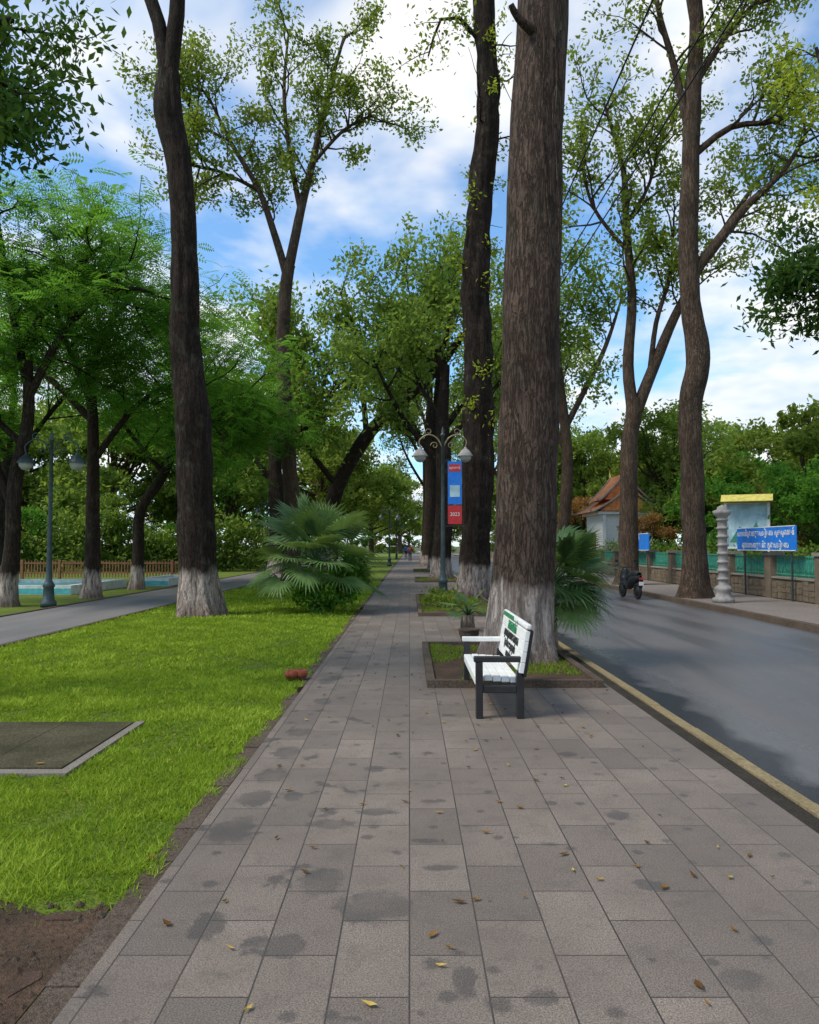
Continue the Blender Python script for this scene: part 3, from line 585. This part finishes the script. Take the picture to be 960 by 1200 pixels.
def text(par,name,body,loc,rot,size,mat,ext=.002,off=0):
    c=bpy.data.curves.new(name,'FONT'); c.body=body; c.size=size; c.extrude=ext; c.offset=off; c.align_x='CENTER'; c.align_y='CENTER'
    c.materials.append(M[mat]); o=bpy.data.objects.new(name,c); COL.objects.link(o); o.parent=par; o.location=loc; o.rotation_euler=rot; return o
# ------------------------------------------------------------------ bench
B=emp('park_bench',(.62,7.2,0))
for nm,y in (('near',.03),('far',1.6)):
    pbox(B,'leg_front_'+nm,(.03,y,.26),(.065,.08,.52),'black'); pbox(B,'leg_back_'+nm,(.41,y,.22),(.07,.08,.44),'black')
    pbox(B,'rail_'+nm,(.22,y,.27),(.31,.07,.07),'black'); pbox(B,'armrest_'+nm,(.2,y,.545),(.44,.085,.05),'black' if nm=='near' else 'white')
    pbox(B,'back_post_'+nm,(.475,y,.60),(.055,.08,.44),'black',(0,.17,0))
for i in range(5):
    pbox(B,'seat_slat_%d'%i,(.035+i*.083,.815,.365+(.0 if i else -.01)-.006*i),(.079,1.48,.05),'white',bev=.01)
pbox(B,'seat_apron',(.012,.815,.32),(.03,1.46,.05),'white')
for i in range(4):
    z=.47+i*.098; pbox(B,'back_slat_%d'%i,(.415+.17*(z-.42),.815,z),(.045,1.69,.0975),'white' ,(0,.17,0),.006)
zt=.85; pbox(B,'back_top',(.415+.17*(zt-.42),.815,zt),(.05,1.72,.05),'white',(0,.17,0),.014)
R0=(math.pi/2,0,-math.pi/2)
def btext(i,body,z,size,mat,y=.815,off=.002):
    o=text(B,'lettering_%d'%i,body,(.415+.17*(z-.42)-.0265,y,z),(0,0,0),size,mat,.002,off)
    o.rotation_euler=(Matrix.Rotation(.17,3,'Y')@Matrix.Rotation(-math.pi/2,3,'Z')@Matrix.Rotation(math.pi/2,3,'X')).to_euler()
btext(0,'ធនាគារជាតិ',.765,.15,'green'); btext(1,'សូមអរគុណលោកអ្នក',.668,.12,'black',off=0.001); btext(2,'ជូនចំពោះសួនច្បារ',.57,.11,'black',off=.001); btext(3,'សាធារណៈ',.475,.10,'black',off=.001)
pbox(B,'green_band',(.415+.17*.43-.0275,1.2,.85),(.006,.8,.04),'green',(0,.17,0),0)
# ------------------------------------------------------------------ lamps
def lamp(loc,rot=0,H=4.6,banner=False,armmat='iron',name='street_lamp'):
    L=emp(name,loc,rot)
    lathe(L,'post',[(.0,0),(.2,0),(.2,.12),(.15,.18),(.13,.5),(.16,.55),(.12,.62),(.085,.7),(.07,1.2),(.055,H*.6),(.045,H-.1),(.07,H-.08),(.07,H-.03),(.03,H),(.05,H+.08),(.0,H+.2)],'iron')
    for s in (-1,1):
        arm=[(0,0,H-.45),(s*.18,0,H-.15),(s*.45,0,H-.05),(s*.7,0,H-.22),(s*.68,0,H-.42)]
        ptube(L,'arm_%d'%s,arm,[.025,.024,.022,.02,.018],armmat,8)
        sp=[(s*(.25+.12*math.cos(t)*(1-t/9)),0,H-.38+.12*math.sin(t)*(1-t/9)) for t in np.linspace(0,7.5,22)]
        ptube(L,'scroll_%d'%s,sp,.013,armmat,6)
        sp=[(s*(.42+.10*math.cos(t)*(1-t/9)),0,H+.04+.10*math.sin(t)*(1-t/9)) for t in np.linspace(-1,6.,22)]
        ptube(L,'curl_%d'%s,sp,.012,armmat,6)
        lathe(L,'shade_%d'%s,[(.03,H-.42),(.05,H-.47),(.12,H-.52),(.22,H-.66),(.23,H-.70)],'conc' if banner else 'iron',(s*.68,0,0))
        lathe(L,'globe_%d'%s,[(.19,H-.69),(.17,H-.78),(.1,H-.86),(0,H-.89)],'glass',(s*.68,0,0))
    if banner:
        ptube(L,'banner_rod_top',[(0,0,4.18),(.62,0,4.18)],.012,'iron',6); ptube(L,'banner_rod_low',[(0,0,2.2),(.62,0,2.2)],.012,'iron',6)
        pbox(L,'banner_blue',(.36,0,3.5),(.42,.02,1.3),'blue',bev=0); pbox(L,'banner_red',(.36,0,2.54),(.42,.02,.56),'red2',bev=0)
        pbox(L,'banner_top',(.36,-.013,3.95),(.36,.006,.22),'red2',bev=0); pbox(L,'banner_panel',(.36,-.013,3.25),(.3,.006,.35),'paleb',bev=0)
        text(L,'banner_text','ស្វាគមន៍',(.36,-.018,3.95),(math.pi/2,0,0),.1,'white'); text(L,'banner_text2','2023',(.36,-.012,2.55),(math.pi/2,0,0),.15,'white')
    return L
lamp((-9.55,20.4,0),0,4.5)
lamp((1.0,23.0,0),0,5.0,True,'gold')
lamp((-1.62,62,0),0,4.6); lamp((-1.62,96,0),0,4.6); lamp((-9.6,52,0),0,4.6)
# ------------------------------------------------------------------ wall + fence right
mb=MB(); X=11.35; y=12.
while y<120:
    mb.box(X-.12,X+.12,y,y+3.0,0,.62,0)
    yy=y+.3
    while yy<y+2.75:
        w=random.uniform(.2,.36); zz=.03
        while zz<.5:
            h=random.uniform(.12,.2)
            if y<60: mb.box(X-.15-random.uniform(0,.02),X-.11,yy+.01,yy+w-.02,zz,min(zz+h-.015,.6),0)
            zz+=h
        yy+=w
    mb.box(X-.17,X+.17,y+.27,y+2.98,.62,.68,3)
    mb.box(X-.2,X+.2,y-.2,y+.2,0,1.32,0); mb.box(X-.25,X+.25,y-.25,y+.25,1.32,1.42,3)
    for z in (.74,1.27): mb.box(X-.02,X+.02,y+.2,y+2.8,z,z+.04,1)
    k=y+.28
    while k<y+2.8:
        mb.box(X-.012,X+.012,k,k+.024,.68,1.27,1)
        if y<60: mb.box(X-.006,X+.006,k+.03,k+.085,.82+.1*random.random(),1.2,1)
        k+=.115
    y+=3.
mb.obj('stone_fence',['stone','teal','red','pale'])
def signrow(y0,y1,z0,z1,x,lines):
    S=emp('blue_sign',(x,(y0+y1)/2,0)); L=y1-y0
    pbox(S,'panel',(0,0,(z0+z1)/2),(.05,L,z1-z0),'blue'); 
    for s in (-1,1): pbox(S,'post_%d'%s,(.06,s*L*.4,z0/2+.2),(.05,.05,z0+.5),'iron')
    for i,t in enumerate(lines): text(S,'text_%d'%i,t,(-.03,0,z1-(i+.55)*(z1-z0)/len(lines)),R0,(z1-z0)/len(lines)*.66,'white',.002,.004)
    for i,(a,b,c,d) in enumerate(((z0,z0+.025,0,L),(z1-.025,z1,0,L))): pbox(S,'border_%d'%i,(-.027,0,(a+b)/2),(.006,d,.025),'white',bev=0)
signrow(21.9,25.8,1.46,2.2,11.02,['សាលាដំបូងខេត្តសៀមរាប សូមស្វាគមន៍','រដ្ឋបាលខេត្ត និង ក្រុងសៀមរាប'])
signrow(35.3,39.4,1.4,2.2,11.0,['សូមស្វាគមន៍','សៀមរាប'])
S=emp('notice_board',(12.45,28.3,0),-.45)
for s in (-1,1): pbox(S,'post_%d'%s,(s*.72,0,1.6),(.1,.1,3.2),'white')
pbox(S,'panel',(0,0,2.35),(1.34,.05,1.6),'paleb'); pbox(S,'frame_top',(0,-.01,3.18),(1.5,.09,.05),'white'); pbox(S,'frame_low',(0,-.01,1.53),(1.5,.09,.07),'white')
pbox(S,'roof_front',(0,-.24,3.36),(1.75,.56,.04),'ywl',(.5,0,0)); pbox(S,'roof_back',(0,.24,3.36),(1.75,.56,.04),'ywl',(-.5,0,0))
mb=MB()
for (cx,h,w) in ((-.3,.6,.6),(.25,.75,.6),(.45,.45,.35)): mb.add([(cx-w/2,-.034,1.75),(cx+w/2,-.034,1.75),(cx+.05,-.034,1.75+h)],t=[(0,1,2)])
mb.obj('painted_hills',['teal'],(0,0,0),S)
S=emp('ornate_pillar',(8.92,21.9,0))
pf=[(0,0),(.3,0),(.3,.12),(.22,.16),(.2,.3),(.24,.36),(.24,.42),(.15,.5)]
z=.5
while z<2.2: pf+=[(.13,z),(.13,z+.13),(.165,z+.15),(.165,z+.19),(.13,z+.21)]; z+=.24
pf+=[(.14,z),(.24,z+.1),(.26,z+.18),(.15,z+.22),(.12,z+.3),(0,z+.36)]
lathe(S,'shaft',pf,'conc',seg=16)
# ------------------------------------------------------------------ khmer gate building
S=emp('temple_gate',(13.6,50,0))
pbox(S,'walls',(0,0,1.8),(3.2,4,3.6),'white'); pbox(S,'door',(-1.61,0,1.2),(.06,1.2,2.4),'wood'); pbox(S,'door_south',(0,-2.01,1.3),(1.1,.06,2.4),'wood')
for i,xx in enumerate((-1.45,1.45)):
    for yy in (-2.05,2.05): pbox(S,'column_%d_%d'%(i,int(yy)),(xx,yy,1.9),(.22,.22,3.8),'white')
pbox(S,'cornice',(0,0,3.68),(3.7,4.5,.18),'white')
def roof(z0,h,w,l,k):
    mb=MB(); n=6
    for s in (-1,1):
        for i in range(n):
            t0,t1=i/n,(i+1)/n; f=lambda t:(w*(1-t)**1.25, z0+h*t)
            a,b=f(t0),f(t1); mb.add([(s*a[0],-l,a[1]),(s*a[0],l,a[1]),(s*b[0],l,b[1]),(s*b[0],-l,b[1])],[(0,1,2,3)])
    mb.add([(-w*.8,-l+.15,z0+.05),(w*.8,-l+.15,z0+.05),(0,-l+.15,z0+h*.92)],t=[(0,1,2)],mat=0); mb.add([(-w*.8,l-.15,z0+.05),(w*.8,l-.15,z0+.05),(0,l-.15,z0+h*.92)],t=[(0,1,2)],mat=0)
    mb.obj('roof_%d'%k,['orange','ywl'],(0,0,0),S)
    for sy in (-1,1):
        ptube(S,'finial_%d_%d'%(k,sy),[(0,sy*l,z0+h-.1),(0,sy*(l+.25),z0+h+.25),(0,sy*(l+.2),z0+h+.6)],[.09,.06,.01],'ywl',8)
        for sx in (-1,1): ptube(S,'barge_%d_%d_%d'%(k,sy,sx),[(sx*w*1.08,sy*l,z0+.1),(sx*w,sy*l,z0),(sx*w*.45,sy*l,z0+h*.48),(0,sy*l,z0+h)],.07,'pale',8)
roof(3.75,1.5,2.2,2.5,0); roof(4.5,1.7,1.6,1.7,1)
S=emp('pale_house',(14.2,92,0)); pbox(S,'walls',(0,0,2.2),(5,7,4.4),'white'); pbox(S,'roof_a',(-1.4,0,5.2),(3.4,7.6,.15),'orange',(0,-.55,0)); pbox(S,'roof_b',(1.4,0,5.2),(3.4,7.6,.15),'orange',(0,.55,0)); pbox(S,'window',(-1,-3.52,2.4),(1,.05,1.2),'black'); pbox(S,'window_2',(1,-3.52,2.4),(1,.05,1.2),'black')
# ------------------------------------------------------------------ pool + brown fence left
mb=MB()
def basin(x0,x1,y0,y1):
    k=.25; mb.box(x0,x1,y0,y0+k,-.1,.3,0); mb.box(x0,x1,y1-k,y1,-.1,.3,0); mb.box(x0,x0+k,y0+k+.002,y1-k-.002,-.1,.3,0); mb.box(x1-k,x1,y0+k+.002,y1-k-.002,-.1,.3,0); mb.box(x0+k,x1-k,y0+k,y1-k,-.05,.18,1)
    mb.box(x0+.02,x1-.02,y0-.012,y0-.003,.02,.2,1)
basin(-16.5,-11.2,25.5,30.5); basin(-11.,-9.7,31,35)
mb.obj('fountain_basin',['poolrim','pool'])
mb=MB()
x=-24.
while x<-9.8:
    mb.box(x-.06,x+.06,36.9,37.02,0,.95); 
    for z in (.3,.75): mb.box(x+.06,x+1.74,36.93,36.99,z,z+.07)
    for k in range(11): mb.box(x+.14+k*.145,x+.19+k*.145,36.94,36.98,.1,.9)
    x+=1.8
mb.obj('brown_fence',['wood'])
# ------------------------------------------------------------------ cables
def cable(p0,p1,sag):
    mb=MB(); pts=[]
    for i in range(25):
        t=i/24; pts.append((p0[0]*(1-t)+p1[0]*t,p0[1]*(1-t)+p1[1]*t,p0[2]*(1-t)+p1[2]*t-sag*4*t*(1-t)))
    tube(mb,pts,[.014]*25,5,2); mb.obj('power_cable',['wire'])
cable((2.95,-12,8.6),(2.95,60,8.7),.5); cable((4.6,-12,8.6),(2.95,60,8.9),.45); cable((4.45,-12,8.9),(2.9,60,9.1),.45)
S=emp('utility_pole',(2.9,60,0)); lathe(S,'pole',[(.2,-.1),(.13,9.3),(0,9.32)],'conc'); pbox(S,'crossarm',(0,0,8.9),(1.2,.1,.1),'conc')
S=emp('utility_pole',(4.0,-12,0)); lathe(S,'pole',[(.2,-.1),(.13,9.3),(0,9.32)],'conc'); pbox(S,'crossarm',(-.3,0,8.75),(2.4,.1,.1),'conc')
S=emp('coconut_husk',(-1.42,9.3,.03))
for i,(dx,dy) in enumerate(((0,0),(.11,.05))):
    lathe(S,'half_%d'%i,[(.0,-.02),(.06,-.01),(.085,.03),(.075,.07),(.05,.085),(.03,.06),(0,.05)],'husk',(dx,dy,0),14)
S=emp('stone_pot',(.98,12.75,0)); lathe(S,'pot',[(.0,0),(.11,0),(.13,.06),(.17,.16),(.16,.2),(.18,.22),(.17,.24),(.13,.23),(.12,.18),(0,.17)],'kerb')
# ------------------------------------------------------------------ scooter
S=emp('motor_scooter',(7.3,25.5,-.12),.12)
for nm,y in (('rear',-.6),('front',.62)):
    mb=MB(); a=np.linspace(0,2*math.pi,25); tube(mb,[(0,y+.22*math.cos(t),.27+.22*math.sin(t)) for t in a],[.05]*25,8,.1); mb.obj('wheel_'+nm,['rubber'],(0,0,0),S)
    o=lathe(S,'hub_'+nm,[(0,-.04),(.17,-.03),(.17,.03),(0,.04)],'black'); o.rotation_euler=(0,math.pi/2,0); o.location=(0,y,.27)
ptube(S,'body',[(0,-.85,.72),(0,-.6,.68),(0,-.25,.6),(0,0,.42),(0,.25,.38)],[.05,.13,.16,.13,.08],'black',14)
ptube(S,'front_shield',[(0,.3,.38),(0,.42,.65),(0,.4,.95)],[.12,.19,.1],'black',14)
ptube(S,'seat',[(0,-.75,.8),(0,-.4,.8),(0,0,.76)],[.08,.13,.09],'black',12)
ptube(S,'fork',[(0,.62,.27),(0,.5,.7),(0,.38,1.0)],.035,'conc',8)
ptube(S,'handlebar',[(-.33,.3,1.03),(-.12,.38,1.02),(.12,.38,1.02),(.33,.3,1.03)],.018,'black',8)
for s in (-1,1):
    ptube(S,'mirror_stem_%d'%s,[(s*.2,.36,1.03),(s*.3,.34,1.2)],.008,'black',6); pbox(S,'mirror_%d'%s,(s*.32,.34,1.23),(.11,.02,.07),'black')
pbox(S,'tail_light',(0,-.9,.68),(.14,.04,.06),'red2'); pbox(S,'plate',(0,-.9,.52),(.16,.01,.12),'white'); pbox(S,'mudguard',(0,-.85,.5),(.12,.04,.3),'black',(.3,0,0))
# ------------------------------------------------------------------ pedestrians
def ped(loc,shirt,rot=0):
    S=emp('pedestrian',loc,rot)
    def skin(name,V,E,R,mat,root=0):
        me=bpy.data.meshes.new(name); me.from_pydata(V,E,[]); o=bpy.data.objects.new(name,me); COL.objects.link(o); o.parent=S
        o.modifiers.new('s','SKIN'); 
        for i,r in enumerate(R): me.skin_vertices[0].data[i].radius=(r,r)
        me.skin_vertices[0].data[root].use_root=True
        sb=o.modifiers.new('sub','SUBSURF'); sb.levels=1; sb.render_levels=1; me.materials.append(M[mat]); 
    skin('torso_and_arms',[(0,0,.95),(0,0,1.15),(0,0,1.38),(.19,0,1.4),(.25,.05,1.12),(.24,.2,.95),(-.19,0,1.4),(-.25,-.05,1.12),(-.24,.05,.88)],[(0,1),(1,2),(2,3),(3,4),(4,5),(2,6),(6,7),(7,8)],[.15,.14,.15,.07,.05,.04,.07,.05,.04],shirt)
    skin('legs',[(0,0,.95),(.09,0,.88),(.1,.12,.48),(.1,.02,.06),(.1,.14,.03),(-.09,0,.88),(-.1,-.02,.48),(-.1,-.25,.1),(-.1,-.15,.03)],[(0,1),(1,2),(2,3),(3,4),(0,5),(5,6),(6,7),(7,8)],[.13,.1,.065,.045,.035,.1,.065,.045,.035],'jean')
    skin('head',[(0,0,1.42),(0,.01,1.5),(0,.02,1.6),(0,.01,1.69)],[(0,1),(1,2),(2,3)],[.05,.05,.095,.07],'skin'); lathe(S,'hair',[(.1,1.6),(.108,1.66),(.08,1.73),(0,1.76)],'black',(0,-.015,0),12)
ped((.05,80,0),'cloth'); ped((-.45,98,0),'blue',3.1)
# ------------------------------------------------------------------ world, sun, camera
EL,AZ=math.radians(52),math.radians(-112)
w=bpy.data.worlds.new("World"); sc.world=w; w.use_nodes=True; nt=w.node_tree
for n in list(nt.nodes): nt.nodes.remove(n)
g=N(nt); out=nt.nodes.new('ShaderNodeOutputWorld'); sky=nt.nodes.new('ShaderNodeTexSky'); sky.sky_type='NISHITA'; sky.sun_disc=False
sky.sun_elevation=EL; sky.sun_rotation=AZ; sky.dust_density=.3; sky.ozone_density=2.
bg=nt.nodes.new('ShaderNodeBackground'); bg.inputs[1].default_value=.15; g.lk(g.mix(1.,sky.outputs[0],(.95,1.38,1.6),'MULTIPLY'),bg.inputs[0])
c=g.coord('Generated'); s=g.sep(c); zz=g.math('ADD',g.math('MAXIMUM',s[2],0.),.22)
v=g.comb(g.math('DIVIDE',s[0],zz),g.math('DIVIDE',s[1],zz),.37)
n1=g.noise(v,1.3,6,.56,.3); n2=g.noise(v,3.4,3,.6)
f=g.math('ADD',n1,g.math('MULTIPLY',g.math('SUBTRACT',n2,.5),.2)); f=g.math('ADD',f,g.mr(s[2],.05,.5,.1,-.02))
fac=g.mr(f,.465,.625,0.05,.95)
cb=nt.nodes.new('ShaderNodeBackground'); g.lk(g.mix(g.mr(n2,.35,.6),(.70,.80,.93),(1,.99,.97)),cb.inputs[0]); cb.inputs[1].default_value=1.12
mx=nt.nodes.new('ShaderNodeMixShader'); g.lk(fac,mx.inputs[0]); g.lk(bg.outputs[0],mx.inputs[1]); g.lk(cb.outputs[0],mx.inputs[2]); g.lk(mx.outputs[0],out.inputs[0])
ld=bpy.data.lights.new('sun','SUN'); ld.energy=4.1; ld.angle=math.radians(22); ld.color=(1,.93,.81)
lo=bpy.data.objects.new('sun',ld); COL.objects.link(lo)
dv=Vector((math.sin(AZ)*math.cos(EL),math.cos(AZ)*math.cos(EL),math.sin(EL))); lo.rotation_euler=dv.to_track_quat('Z','Y').to_euler()
cd=bpy.data.cameras.new('camera'); cam=bpy.data.objects.new('camera',cd); COL.objects.link(cam); sc.camera=cam
cam.location=(0,0,1.6); cam.rotation_euler=(math.radians(90+2.545),0,0)
cd.sensor_fit='VERTICAL'; cd.sensor_height=36; cd.lens=27; cd.clip_end=4000; cd.clip_start=.05
sc.view_settings.view_transform='Standard'; sc.view_settings.look='None'; sc.view_settings.exposure=0
